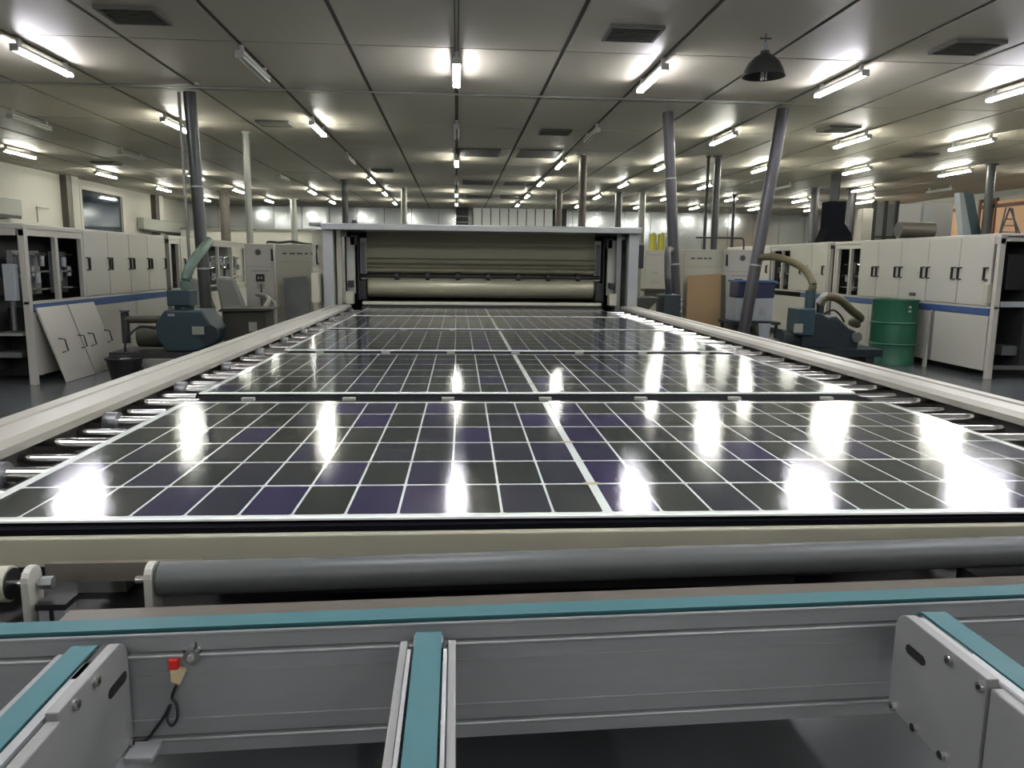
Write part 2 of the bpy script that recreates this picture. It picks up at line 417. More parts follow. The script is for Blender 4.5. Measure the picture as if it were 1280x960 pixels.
box('rear_bar', 'tie', (-.575, 1.25, yb+.043, yb+.092, .885, .899), V); box('rear_bar', 'tie', (-1.1, -.665, yb+.043, yb+.092, .870, .884), V)
for x in (-1.0, 1.15): box('leg', 'steel_grey', (x-.04, x+.04, yb+.0, yb+.08, 0, .7155), V)
box('lower_channel', 'dark_brown', (-1.1, 1.25, yb-.02, yb+.04, .52, .56), V)

# idler roller line behind the belt
I = thing('idler_roller', 'long dark grey idler roller carried by a pale bracket', 'roller', (.08, 1.20, 0), RZ)
MB().cyl((-.463, 1.20, .925), (1.2, 1.20, .925), .0262, 32).build('roller_tube', 'roller_grey', I)
MB().cyl((-.50, 1.20, .925), (-.463, 1.20, .925), .006, 10).build('axle', 'steel', I)
def bracket_prof(c, z0): return [(c-.022, z0), (c+.022, z0), (c+.022, .935)]+[(c+.022*math.cos(a), .935+.02*math.sin(a)) for a in [PI*i/8 for i in range(1, 8)]]+[(c-.022, .935)]
MB().prism(bracket_prof(1.195, .74), -.480, -.468, 'x').build('bracket', 'bracket', I, .002)
I2 = thing('idler_roller', 'cream idler roller end at the left edge with pale bracket', 'roller', (.08, 1.20, 0), RZ)
MB().cyl((-1.1, 1.20, .925), (-.683, 1.20, .925), .0275, 28).build('roller_tube', 'cream_paint', I2)
MB().cyl((-.683, 1.20, .925), (-.680, 1.20, .925), .024, 24).build('end_cap', 'black', I2)
MB().cyl((-.680, 1.20, .925), (-.632, 1.20, .925), .0055, 10).build('axle', 'steel', I2)
MB().cyl((-.640, 1.20, .925), (-.622, 1.20, .925), .010, 6).build('nut', 'steel_grey', I2)
MB().prism(bracket_prof(1.195, .74), -.657, -.645, 'x').build('bracket', 'bracket', I2, .002)
B = thing('cross_tie', 'grey brown tie bar between the two roller brackets', 'bar', (-.55, 1.24, .92))
box('bar', 'tie', (-.67, -.42, 1.243, 1.255, .895, .927), B)
Pq = thing('profile_end', 'short upright aluminium profile with black end cap beside the left bracket', 'profile', (-.6, 1.15, .7))
box('profile', 'alu', (-.632, -.594, 1.145, 1.182, .70, .893), Pq)
box('end_cap', 'black', (-.635, -.591, 1.142, 1.185, .893, .902), Pq)
box('slot', 'black', (-.616, -.610, 1.1435, 1.1449, .70, .892), Pq)
U = thing('under_frame', 'dark steel frame bars seen below the grey roller', 'frame', (.4, 1.3, .6))
box('bar', 'dark', (-1.15, 1.4, 1.30, 1.34, .72, .80), U)
box('crossbar', 'dark_brown', (-1.15, 1.4, 1.19, 1.22, .66, .71), U)
box('chain_guard', 'black', (-.40, .60, 1.26, 1.33, .86, .885), U)
box('motor_block', 'black', (.93, 1.12, 1.21, 1.30, .83, .875), U)
for a_, b_, y_ in ((-.80, -.70, 1.60), (.30, .55, 1.62), (.60, .86, 1.62), (1.17, 1.28, 1.66)): box('floor_guard', 'strip_white', (a_, b_, y_, y_+.09, .7205, .745), T)
box('drip_tray', 'steel_grey', (.46, .80, .82, 1.02, .618, .622), V)

# belt conveyors running towards the camera
def belt_conveyor(name, label, bx0, bx1, plate_x, y1, sign, y0=-.35):
    t = thing(name, label, 'conveyor', ((bx0+bx1)/2, y1, 0), 0, 'teal belt conveyors reaching towards the camera')
    zt = .902; r = .022
    # belt as a loop profile (side view) - top run, nose round, return run
    n = 10
    arc = [(y1-r+r*math.sin(PI*i/n), zt-r+r*math.cos(PI*i/n)) for i in range(n+1)]
    inner = [(y1-r+(r-.003)*math.sin(PI*i/n), zt-r+(r-.003)*math.cos(PI*i/n)) for i in range(n+1)]
    prof = [(y0, zt)]+arc+[(y0, zt-2*r), (y0, zt-2*r+.003)]+inner[::-1]+[(y0, zt-.003)]
    MB().prism(prof, bx0, bx1, 'x').build('belt', 'teal', t)
    MB().cyl((bx0-.002, y1-r, zt-r), (bx1+.002, y1-r, zt-r), r-.004, 20).build('nose_pulley', 'steel_grey', t)
    box('carrier_profile', 'alu', (bx0+.003, bx1-.003, y0, y1-.06, .78, zt-2*r-.002), t)
    return t
def bolt(parent, x, y, z, sx, r=.0065):
    b = MB().cyl((x, y, z), (x+sx*.005, y, z), r, 14).build('bolt', 'steel', parent)
    MB().cyl((x+sx*.005, y, z), (x+sx*.0056, y, z), r*.5, 6).build('socket', 'black', b)
    return b
def end_plate(t, xa, xb, y0, y1, zt, zb, side):
    r = .03
    p = [(y0, zb), (y1, zb)]+[(y1-r+r*math.cos(a), zt-r+r*math.sin(a)) for a in [PI/2*i/8 for i in range(9)]]+[(y0, zt)]
    return MB().prism(p, xa, xb, 'x').build('end_plate', 'alu_plate', t, .0015)
# centre
Cc = belt_conveyor('belt_conveyor', 'narrow teal belt conveyor in the middle of the foreground, seen end on', -.058, -.021, 0, 1.045, 0)
for xa, xb in ((-.079, -.068), (-.012, -.001)):
    MB().prism([(-.35, .70), (1.035, .70), (1.035, .80), (1.03, .885), (1.02, .893), (-.35, .893)], xa, xb, 'x').build('side_plate', 'alu_plate', Cc, .0015)
for xa, xb in ((-.067, -.062), (-.018, -.013)):
    box('belt_guide', 'alu', (xa, xb, -.35, .985, .87, .899), Cc)
tt = None
for k in range(8):
    if tt is None: tt = box('belt_tooth', 'black', (-.0195, -.0125, .99, .9935, .888, .897), Cc)
    else: leaf_copy(tt, Cc, (0, .006*k, -.0002*k*k))
for x in (-.0735, -.0065):
    MB().cyl((x-.005, .985, .82), (x+.005, .985, .82), .009, 14).build('clamp_screw', 'steel', Cc)
# left
Lc = belt_conveyor('belt_conveyor', 'teal belt conveyor at the left edge with rounded end plate and slot', -.519, -.486, 0, 1.028, 0)
box('belt_guide', 'alu', (-.484, -.472, -.35, .97, .85, .899), Lc)
box('belt_guide', 'alu_plate', (-.532, -.521, -.35, 1.0, .80, .896), Lc)
box('tooth_strip', 'black', (-.484, -.474, .93, 1.025, .875, .899), Lc, .001)
ep = end_plate(Lc, -.470, -.455, .845, 1.030, .906, .750, 1)
MB().prism([(.966, .850), (.972, .846), (1.017, .846), (1.022, .850), (1.022, .857), (1.017, .861), (.972, .861), (.966, .857)], -.456, -.4545, 'x').build('slot', 'black', ep)
for y, z in ((.935, .893), (.882, .893), (1.018, .752)): bolt(ep, -.455, y, z, 1)
box('rail_cover', 'alu_plate', (-.468, -.452, -.35, .843, .70, .897), Lc, .002)
box('corner_block', 'alu', (-.454, -.415, .99, 1.028, .738, .748), Lc, .002)
# right
Rc = belt_conveyor('belt_conveyor', 'teal belt conveyor at the right edge with rounded end plate and slot', .706, .744, 0, 1.072, 0)
box('belt_guide', 'alu', (.69, .703, -.35, 1.0, .86, .901), Rc)
box('tooth_strip', 'black', (.691, .702, .93, 1.04, .88, .902), Rc, .001)
ep = end_plate(Rc, .652, .668, .835, 1.032, .920, .765, -1)
MB().prism([(.955, .872), (.961, .868), (.996, .868), (1.001, .872), (1.001, .878), (.996, .882), (.961, .882), (.955, .878)], .6512, .6525, 'x').build('slot', 'black', ep)
for y, z in ((.905, .907), (.843, .905), (1.017, .772), (.963, .772), (.90, .772)): bolt(ep, .652, y, z, -1)
box('rail_cover', 'alu_plate', (.656, .672, -.35, .833, .68, .909), Rc, .002)
box('bevel_rail', 'alu', (.672, .688, -.35, 1.02, .86, .912), Rc, .004)
# sensor
S = thing('proximity_sensor', 'small sensor with red and cream connector clipped to the aluminium beam', 'sensor', (-.36, 1.05, .86), RZ)
def rotpt(x, y, z): return (x, y, z)
MB().cyl((-.372, 1.056, .869), (-.372, 1.034, .869), .011, 20).build('sensor_body', 'steel', S)
MB().cyl((-.372, 1.0335, .869), (-.372, 1.030, .869), .0045, 16).build('lens', 'label_mid', S)
box('strap', 'dark_brown', (-.388, -.376, 1.046, 1.056, .855, .872), S, .002)
MB().box(-.404, -.391, 1.036, 1.054, .850, .865).xf(Matrix.Rotation(-.0, 4, 'Y')).build('red_connector', 'red', S, .0015)
MB().prism([(-.402, .832), (-.390, .827), (-.382, .845), (-.385, .850), (-.402, .850)], 1.036, 1.052, 'y').build('cream_connector', 'connector', S, .001)
K = MB().tube([(-.392, 1.05, .830), (-.399, 1.05, .812), (-.393, 1.048, .803), (-.391, 1.044, .785), (-.398, 1.04, .775), (-.405, 1.044, .785), (-.402, 1.05, .800), (-.410, 1.05, .785), (-.424, 1.05, .765), (-.438, 1.05, .748), (-.455, 1.05, .745)], .0022, 8, 6).build('sensor_cable', 'black')
K.data.transform(Matrix.Translation((-.0, -.02, 0))); tag(K, 'thin black looped cable hanging from the sensor connector', 'cable')

# ================================================================== SIDE MACHINES
def handle(door, x, y, z, sx, rot=1, h=.12, name='door_handle'):
    d = sx*.035
    return MB().tube([(x, y, z+h/2), (x+d, y, z+h/2), (x+d, y, z-h/2), (x, y, z-h/2)], .011, 6, 1).build(name, 'handle', door)
def pullh(door, x, y, z, sx, dy, h=.17):
    # open U of square bar: outline visible from the front
    m_ = MB()
    x2 = x+sx*.03
    xa, xb = min(x, x2), max(x, x2)
    ya_, yb_ = min(y, y+dy), max(y, y+dy)
    m_.box(xa, xb, ya_, yb_, z+h/2-.014, z+h/2); m_.box(xa, xb, ya_, yb_, z-h/2, z-h/2+.014); m_.box(xa, xb, yb_-.016, yb_, z-h/2+.014, z+h/2-.014)
    return m_.build('door_handle', 'handle', door)
def machine(label, X, sx, y0, y1, zt, doors, wins, blue, lowers, depth=2.3, post=True):
    """X: plane of the face seen from the centre aisle, sx: +1 when the face looks to +x"""
    t = thing('laminator_line', label, 'machine', (X-sx*depth/2, (y0+y1)/2, 0))
    fx = lambda a, b: (min(X+sx*a, X+sx*b), max(X+sx*a, X+sx*b))
    def bx(nm, m, a, b, ya, yb_, za, zb, par=None, bev=0.):
        x = fx(a, b); return box(nm, m, (x[0], x[1], ya, yb_, za, zb), par or t, bev)
    bx('top_cover', 'white_paint', -depth, .0, y0, y1, zt-.06, zt, None, .01)
    bx('inner_body', 'dark', -depth+.1, -.45, y0+.05, y1-.02, .15, zt-.08)
    bx('back_panel', 'white_paint', -depth, -depth+.03, y0, y1, .1, zt-.06)
    bx('sill', 'white_paint', -.06, -.001, y0, y1, .905, .935)
    bx('header', 'white_paint', -.06, -.001, y0, y1, zt-.13, zt-.0605)
    ps = []
    for (ya, yb_) in ((y0, y0+.07), (y1-.07, y1)):
        bx('post', 'white_paint', -.07, .001, ya, yb_, 0, zt-.061, None, .004)
        bx('post', 'white_paint', -depth, -depth+.07, ya, yb_, 0, zt-.061)
    for (ya, yb_, hs) in doors:
        d = bx('door', 'white_paint', -.02, .012, ya+.006, yb_-.006, .94, zt-.03, None, .003)
        for (yh, dy) in hs: pullh(d, X+sx*.012, yh, 1.35, sx, dy)
    for (ya, yb_) in wins:
        # open bays with pipework seen through them
        mm_ = bx('valve_rack', 'steel_grey', -.24, -.20, ya+.02, yb_-.02, 1.0, 1.5)
        rr = random.Random(int(ya*100)); q0 = None
        for k in range(max(3, int((yb_-ya)/.11))):
            y = ya+.06+k*.11
            if y > yb_-.05: break
            z = 1.12+.22*rr.random()
            x = fx(-.19, -.09)
            q = MB().cyl((sum(x)/2, y, z), (sum(x)/2, y, z+.12), .035, 10).build('gauge_pot', 'crate_white' if k % 2 else 'steel_grey', t)
        for k in range(3):
            x = X-sx*(.10+.02*k); z = 1.06+.2*k
            MB().cyl((x, ya+.0, z), (x, yb_-.0, z), .015, 8).build('pipe', 'steel', t)
        bx('mullion', 'white_paint', -.05, .0, yb_-.03, yb_+.03, .935, zt-.13)
    for (ya, yb_) in blue: bx('blue_strip', 'blue_strip', -.03, .006, ya, yb_, .815, .904)
    for (ya, yb_) in lowers: bx('lower_panel', 'white_paint', -.03, .004, ya+.005, yb_-.005, .1, .81, None, .003)
    return t
dh = .07
ML = machine('white laminator line on the left with a blue strip and bare front bay', -4.73, 1, 8.93, 13.05, 1.79,
    [(10.27, 10.95, [(10.30, dh), (10.90, dh)]), (10.95, 11.63, [(11.0, -dh+.1), (11.57, dh)]), (11.63, 12.31, [(11.69, dh), (12.25, dh)]), (12.31, 12.98, [(12.36, dh), (12.93, dh)])],
    [(9.02, 9.62), (9.86, 10.25)], [(9.0, 13.04)], [(9.02, 10.4), (10.4, 11.8), (11.8, 13.0)])
# end bay of the left line, facing the camera
for nm, m, b in (('end_shelf', 'label_mid', (-6.9, -4.85, 8.96, 9.3, .55, .58)), ('end_panel', 'black', (-6.95, -4.86, 9.32, 9.36, .05, .85)), ('end_beam', 'white_paint', (-7.03, -4.82, 8.93, 9.0, 1.66, 1.73)),
                 ('control_box', 'black', (-5.2, -4.88, 8.95, 9.2, 1.0, 1.2)), ('white_box', 'crate_white', (-4.95, -4.83, 8.86, 8.94, .95, 1.35)), ('pipe_tray', 'steel_grey', (-6.9, -4.9, 9.0, 9.3, .3, .36))):
    box(nm, m, b, ML, .004)
for k in range(5): MB().cyl((-5.0-.22*k, 9.1, .6), (-5.0-.22*k, 9.1, 1.5-.1*(k % 3)), .03, 10).build('riser_pipe', 'steel_grey', ML)
ML2 = machine('farther white laminator line on the left beyond the pump', -4.73, 1, 13.25, 18.1, 1.81,
    [(13.75, 14.35, [(13.85, dh), (14.28, dh)]), (14.35, 15.1, [(15.0, dh)])], [(13.35, 13.7), (15.15, 15.9), (16.05, 16.85), (17.0, 17.8)], [], [(15.1, 17.9)])
box('inner_panel', 'dark_brown', (-4.9, -4.85, 13.35, 13.7, .95, 1.66), ML2)
MR = machine('white laminator line on the right behind the green drum', 6.855, -1, 9.40, 13.72, 1.86,
    [(9.50, 10.16, [(9.56, dh), (10.09, dh)]), (10.16, 10.87, [(10.22, dh), (10.80, dh)]), (10.87, 11.57, [(10.93, dh), (11.5, dh)]), (11.57, 12.23, [(11.63, dh), (12.17, dh)]), (12.23, 12.80, [(12.29, dh)])],
    [(12.85, 13.15), (13.3, 13.6)], [(9.48, 13.7)], [(9.48, 10.62), (10.66, 11.5), (11.5, 12.4), (12.4, 13.65)])
for nm, m, b in (('end_beam', 'white_paint', (6.93, 9.1, 9.40, 9.47, 1.76, 1.83)), ('end_panel', 'black', (6.98, 9.0, 9.9, 9.94, .05, .9)), ('end_roller_bar', 'crate_white', (6.95, 9.1, 9.42, 9.5, .93, 1.0)),
                 ('control_box', 'black', (7.05, 7.35, 9.5, 9.75, 1.15, 1.6)), ('lower_drum', 'steel_grey', (7.1, 9.0, 9.5, 9.8, .3, .42)), ('base_bar', 'steel_grey', (6.95, 9.1, 9.42, 9.5, .12, .17)),
                 ('hinge_box', 'cream_paint', (6.80, 6.86, 9.48, 9.56, .98, 1.22)), ('name_plate', 'label_dark', (6.836, 6.842, 11.1, 11.26, 1.0, 1.05))):
    box(nm, m, b, MR, .003)
MR2 = machine('farther white laminator line on the right beyond the sloping duct', 6.855, -1, 13.9, 19.4, 1.87,
    [(13.95, 14.6, [(14.05, dh)]), (14.6, 15.6, [(14.72, dh), (15.0, dh)]), (16.6, 17.3, [(16.7, dh)]), (17.3, 18.0, [(17.9, dh)])], [(15.7, 16.0), (16.15, 16.5), (18.1, 19.2)], [(13.95, 15)], [(14, 15.4), (15.4, 19)])
# leaning doors on the left
def leaning_door(label, y0, y1, ytop):
    t = thing('removed_door', label, 'door', (-4.6, (y0+y1)/2, 0))
    v = [(-4.50, y0, .0), (-4.50, y1, .0), (-4.715, y1+ytop, .86), (-4.715, y0+ytop, .86)]
    v2 = [(p[0]+.02, p[1], p[2]+.005) for p in v]
    MB().add(v+v2, [(0, 1, 2, 3), (7, 6, 5, 4), (0, 4, 5, 1), (1, 5, 6, 2), (2, 6, 7, 3), (3, 7, 4, 0)]).build('panel', 'white_paint', t)
    for yy in (y0+.08, y1-.14):
        MB().tube([(-4.585, yy, .50), (-4.53, yy+.03, .49), (-4.50, yy+.03, .36), (-4.55, yy, .34)], .009, 6, 1).build('handle', 'handle', t)
    return t
leaning_door('white door panel leaning on the left line, the nearer of two', 9.12, 9.80, -.12)
leaning_door('white door panel leaning on the left line, the one farther from camera', 9.83, 10.50, -.12)

# control cabinets left and right of the centre laminator
def control_cabinet(label, x0, x1, tx0, tx1, y, zt, mirror):
    t = thing('control_cabinet', label, 'cabinet', ((x0+x1)/2, y, 0))
    box('wide_body', 'cream_paint', (x0, x1, y, y+1.2, 0, zt), t, .01)
    box('tower', 'white_paint', (tx0, tx1, y-.06, y-.001, 0, zt+.005), t, .01)
    cx = (tx0+tx1)/2
    box('tower_line', 'label_mid', (tx0+.02, tx1-.02, y-.064, y-.06, zt-.38, zt-.37), t)
    lx = cx+(.05 if mirror else -.02)
    MB().cyl((lx, y-.068, zt-.14), (lx, y-.06, zt-.14), .062, 24).build('round_badge', 'label_mid', t)
    MB().cyl((lx, y-.070, zt-.14), (lx, y-.068, zt-.14), .045, 24).build('badge_centre', 'label_dark', t)
    box('name_strip', 'label_mid', (cx-.13, cx+.15, y-.07, y-.06, zt-.46, zt-.43), t)
    sc = box('screen', 'black', (cx-.07, cx+.07, y-.075, y-.06, zt-.62, zt-.50), t)
    box('screen_glyph', 'label_mid', (cx-.04, cx-.01, y-.077, y-.075, zt-.58, zt-.54), sc); box('screen_glyph', 'label_mid', (cx+.01, cx+.04, y-.077, y-.075, zt-.58, zt-.54), sc)
    box('keypad', 'label_mid', (cx-.06, cx+.07, y-.07, y-.06, zt-.74, zt-.64), t)
    vx = tx0+.02 if mirror else tx1-.05
    MB().prism([(vx, zt-.08), (vx+.03, zt-.08), (vx+.04, zt-.28), (vx-.0, zt-.28)], y-.068, y-.06, 'y').build('vent_slot', 'black', t)
    rr = random.Random(int(x0*10)+5); xx = x0+.12; q = 0
    while xx < x1-.2 and q < 7:
        wd = rr.uniform(.05, .1); box('heading_mark', 'label_dark', (xx, xx+wd, y-.004, y, zt-.165, zt-.14), t); xx += wd+rr.uniform(.02, .05); q += 1
    box('panel_seam', 'label_mid', (x0+.02, x1-.02, y-.003, y, zt-.30, zt-.29), t)
    return t
CL = control_cabinet('cream control cabinet with round badge, left of the central laminator', -3.03, -2.0, -3.51, -3.035, 13.3, 1.69, False)
box('switch_rod', 'label_dark', (-3.27, -3.25, 13.22, 13.24, .62, 1.03), CL)
CR = control_cabinet('cream control cabinet with round badge, right of the central laminator', 3.95, 4.64, 4.65, 5.18, 13.3, 1.69, True)
MB().tube([(-3.2, 13.5, 1.69), (-3.18, 13.5, 1.73), (-3.0, 13.5, 1.72), (-2.8, 13.5, 1.74), (-2.6, 13.5, 1.71), (-2.45, 13.5, 1.695)], .02, 8, 4).build('top_cable', 'black', CL)
MB().tube([(4.2, 13.5, 1.9), (4.9, 13.5, 1.9), (5.05, 13.5, 1.88), (5.07, 13.5, 1.75), (5.07, 13.5, 1.695)], .015, 8, 4).build('top_cable', 'black', CR)
t = thing('white_cabinet', 'narrow cream cabinet with faint lettering just right of the laminator', 'cabinet', (3.3, 12.9, 0))
box('body', 'cream_paint', (3.17, 3.53, 12.9, 13.2, 0, 1.66), t, .008)
for z, a, b in ((1.575, .02, .3), (1.28, .13, .22), (1.12, .1, .24)):
    box('lettering', 'label_mid', (3.17+a, 3.17+b, 12.896, 12.9, z, z+.018), t)
box('shelf', 'box_olive', (3.1, 3.6, 12.6, 12.89, .98, 1.02), t)

# boards
def board(name, label, cat, m, x0, x1, y, z1, lean, skew=0., th=.02):
    v = [(x0+skew, y-lean, .0), (x1+skew, y-lean, .0), (x1, y, z1+.04), (x0, y, z1)]
    v2 = [(p[0], p[1]+th, p[2]) for p in v]
    return tag(MB().add(v+v2, [(3, 2, 1, 0), (4, 5, 6, 7), (0, 1, 5, 4), (1, 2, 6, 5), (2, 3, 7, 6), (3, 0, 4, 7)]).build(name, m), label, cat)
board('grey_board', 'dark grey board leaning on the left control cabinet', 'board', 'board_grey', -2.88, -2.50, 13.16, 1.13, .35, .12)
board('cardboard_sheet', 'large tan cardboard sheet leaning on the right control cabinet', 'board', 'cardboard', 3.97, 4.56, 13.12, 1.24, .55, -.15)
board('cardboard_sheet', 'olive board edge behind the tan cardboard sheet', 'board', 'motor', 4.10, 4.66, 13.185, 1.22, .30, -.04)
bx_ = thing('supply_box', 'squat olive box standing behind the left rail', 'box', (-2.9, 11, 0))
box('body', 'box_olive', (-3.2, -2.62, 10.8, 11.3, 0, .72), bx_, .01)
MB().prism([(-3.25, .72), (-2.55, .74), (-2.5, .765), (-3.2, .765)], 10.75, 11.35, 'y').build('lid', 'box_olive', bx_)
box('label', 'label_mid', (-2.85, -2.74, 10.795, 10.8, .45, .58), bx_)
for nm, x, lab in (('sack', -4.16, 'pale plastic sack slumped beside the left pump'), ('sack', -3.66, 'pale plastic sack leaning next to the left control cabinet')):
    m_ = MB().prism([(x-.20, .452), (x+.12, .447), (x+.20, .62), (x+.02, 1.13), (x-.22, 1.16), (x-.28, 1.05)], 13.0, 13.12, 'y'); s0 = m_.build(nm, 'hose_grey', None, .05); tag(s0, lab, 'sack')
tb = thing('side_stand', 'dark stand carrying sacks between left pump and cabinet', 'stand', (-3.7, 13, 0))
box('shelf', 'dark', (-4.3, -3.56, 12.9, 13.22, .40, .445), tb); 
for x in (-4.25, -3.62): box('leg', 'dark', (x-.03, x+.03, 13.0, 13.06, 0, .40), tb)

# ================================================================== PUMPS, DUCTS, DRUM
P1 = thing('vacuum_pump', 'big blue grey vacuum pump behind the left rail', 'pump', (-3.5, 10.1, 0))
MB().prism([(-3.66, .74), (-3.62, .79), (-3.17, .79), (-3.12, .70), (-3.02, .55), (-3.08, .36), (-3.25, .28), (-3.62, .28), (-3.72, .42), (-3.74, .62)], 9.85, 10.4, 'y').build('housing', 'pump', P1, .02)
box('head_box', 'pump', (-3.62, -3.34, 9.95, 10.25, .84, 1.04), P1, .015)
MB().cyl((-3.46, 10.1, .78), (-3.46, 10.1, .85), .12, 18).build('neck', 'pump_dark', P1)
box('rating_plate', 'label_mid', (-3.27, -3.13, 9.77, 9.795, .50, .60), P1)
MB().cyl((-3.08, 9.84, .50), (-3.08, 9.80, .50), .12, 20).build('fan_cover', 'pump_dark', P1)
MB().cyl((-4.05, 10.15, .44), (-3.68, 10.15, .44), .14, 20).build('motor', 'motor', P1)
MB().cyl((-4.20, 10.1, .66), (-3.66, 10.1, .66), .05, 14).build('inlet_pipe', 'motor', P1)
MB().cyl((-4.20, 10.1, .36), (-4.20, 10.1, .74), .05, 14).build('valve_column', 'dark', P1)
MB().lathe((-4.20, 10.1, .74), [(.03, 0), (.06, .02), (.06, .04), (.02, .06)]).build('valve_wheel', 'steel_grey', P1)
box('nameplate', 'crate_white', (-3.58, -3.50, 9.845, 9.85, .72, .75), P1)
box('base_frame', 'dark', (-4.3, -2.9, 9.8, 10.5, .20, .27), P1)
box('base_beam', 'label_mid', (-4.15, -2.95, 9.74, 9.80, .10, .19), P1)
for x in (-4.2, -3.0): box('foot', 'dark', (x-.05, x+.05, 9.85, 10.45, 0, .2), P1)
MB().tube([(-3.8, 10.0, .55), (-3.95, 9.9, .58), (-4.1, 9.85, .42), (-4.12, 9.85, .22)], .014, 6).build('power_cable', 'black', P1)
tag(MB().tube([(-3.42, 10.1, 1.03), (-3.43, 10.1, 1.16), (-3.38, 10.2, 1.35), (-3.36, 10.6, 1.55), (-3.40, 11.0, 1.66), (-3.52, 11.35, 1.66)], .062, 14, 8, .06).build('suction_hose', 'hose_green'), 'greenish hose rising from the left pump to the dark duct', 'hose')

def duct(label, a, b, r, m, rings=(.35,), name='exhaust_duct', cat='duct'):
    t = thing(name, label, cat, a)
    A, B_ = Vector(a), Vector(b)
    MB().cyl(a, b, r, 24).build('duct_tube', m, t)
    d = (B_-A).normalized()
    for q in rings:
        c = A.lerp(B_, q); MB().cyl(c-d*.012, c+d*.012, r*1.07, 24).build('joint_ring', 'label_mid', t)
    return t
duct('tall dark grey duct rising to the ceiling beside the left pump', (-3.62, 11.5, .35), (-3.71, 11.5, 3.72), .085, 'duct', (.28, .62))
tag(MB().cyl((-3.80, 11.42, .9), (-3.83, 11.42, 3.7), .022, 8).build('conduit', 'pole_white'), 'thin pale conduit beside the tall left duct', 'conduit')
tag(MB().tube([(-3.5, 11.5, .62), (-3.3, 11.6, .52), (-3.0, 11.8, .60), (-2.9, 12.2, .8), (-3.1, 12.7, .86), (-3.3, 13.1, .86)], .035, 8, 6).build('coolant_hose', 'hose_grey'), 'pale curved hose from the left duct base to the control cabinet', 'hose', 'pale hoses left')
tag(MB().tube([(-3.5, 11.6, .56), (-3.3, 11.7, .45), (-2.95, 11.95, .52), (-2.85, 12.4, .72), (-3.1, 12.9, .80), (-3.25, 13.2, .8)], .03, 8, 6).build('coolant_hose', 'hose_grey'), 'lower pale hose drooping beneath its twin by the left duct', 'hose', 'pale hoses left')
duct('sloping grey duct right of the laminator, leaning away at its top', (3.50, 12.05, .45), (3.22, 12.05, 3.72), .085, 'duct_mauve', (.3, .7))
duct('sloping duct between right cabinet and blue pump, leaning right', (4.42, 11.6, .30), (4.84, 11.6, 3.72), .09, 'duct_mauve', (.33,))
PR = thing('vacuum_pump', 'dark teal vacuum pump beside the green drum', 'pump', (4.95, 10.3, 0))
MB().prism([(4.66, .33), (4.66, .74), (4.74, .80), (4.90, .80), (5.0, .74), (5.12, .76), (5.30, .60), (5.42, .55), (5.46, .42), (5.44, .30)], 10.05, 10.6, 'y').build('housing', 'pump_dark', PR, .02)
box('gear_box', 'pump', (4.58, 4.80, 10.0, 10.4, .50, .86), PR, .015)
MB().cyl((4.80, 10.2, .85), (4.80, 10.2, 1.10), .07, 16).build('outlet_tower', 'pump', PR)
MB().cyl((4.95, 10.2, .78), (4.95, 10.2, .90), .05, 14).build('inlet_neck', 'pump_dark', PR)
box('rating_plate', 'label_mid', (4.50, 4.62, 9.97, 9.99, .54, .66), PR)
MB().cyl((4.45, 10.25, .42), (4.66, 10.25, .42), .13, 18).build('motor', 'pump_dark', PR)
MB().cyl((5.40, 10.03, .48), (5.40, 10.0, .48), .07, 16).build('flange', 'steel_grey', PR)
box('base_frame', 'pump_dark', (4.25, 5.75, 9.95, 10.8, .22, .32), PR)
for x in (4.35, 5.6): box('foot', 'dark', (x-.06, x+.06, 10.0, 10.7, 0, .22), PR)
MB().tube([(4.98, 10.15, .78), (5.08, 10.1, .84), (5.18, 10.1, .78), (5.25, 10.1, .68)], .014, 6).build('cable', 'black', PR)
tag(MB().tube([(4.80, 10.2, 1.08), (4.82, 10.2, 1.20), (4.78, 10.4, 1.38), (4.70, 10.7, 1.49), (4.66, 11.1, 1.55), (4.60, 11.5, 1.55)], .05, 12, 8, .06).build('suction_hose', 'hose_olive'), 'olive hose arching from the right duct down to the right pump', 'hose')
tag(MB().tube([(4.95, 10.2, .89), (4.97, 10.2, .97), (5.06, 10.2, 1.02), (5.25, 10.25, .97), (5.5, 10.4, .82), (5.8, 10.7, .69), (6.05, 11.4, .58), (6.3, 11.7, .52)], .055, 12, 8, .06).build('exhaust_hose', 'hose_olive'), 'thick olive hose sloping from the right pump to the green drum', 'hose')
MB().tube([(4.88, 10.15, .93), (4.93, 10.15, 1.0), (5.02, 10.2, 1.05)], .04, 8).build('wrapped_joint', 'hose_grey', PR)
# green drum
D = thing('steel_drum', 'green steel drum standing before the right white line', 'drum', (6.48, 11.0, 0))
DR = .32
MB().lathe((6.48, 11.0, 0), [(0, .012), (DR-.01, .012), (DR, 0), (DR, .02), (DR-.006, .03), (DR-.006, .29), (DR+.012, .305), (DR-.006, .32), (DR-.006, .60), (DR+.012, .615), (DR-.006, .63), (DR-.006, .93), (DR, .94), (DR, .955), (DR-.015, .955), (DR-.02, .935), (0, .935)], 40).build('drum_body', 'drum_green', D)
MB().cyl((6.6, 11.05, .935), (6.6, 11.05, .95), .03, 14).build('bung', 'drum_green', D)
for z in (.78, .84): box('drum_stencil', 'label_mid', (6.5, 6.54, 10.679, 10.684, z, z+.03), D)
tag(MB().box(6.78, 6.81, 10.62, 10.68, .0, .80).build('white_strip', 'label_mid'), 'thin pale upright strip between drum and white machine', 'strip')
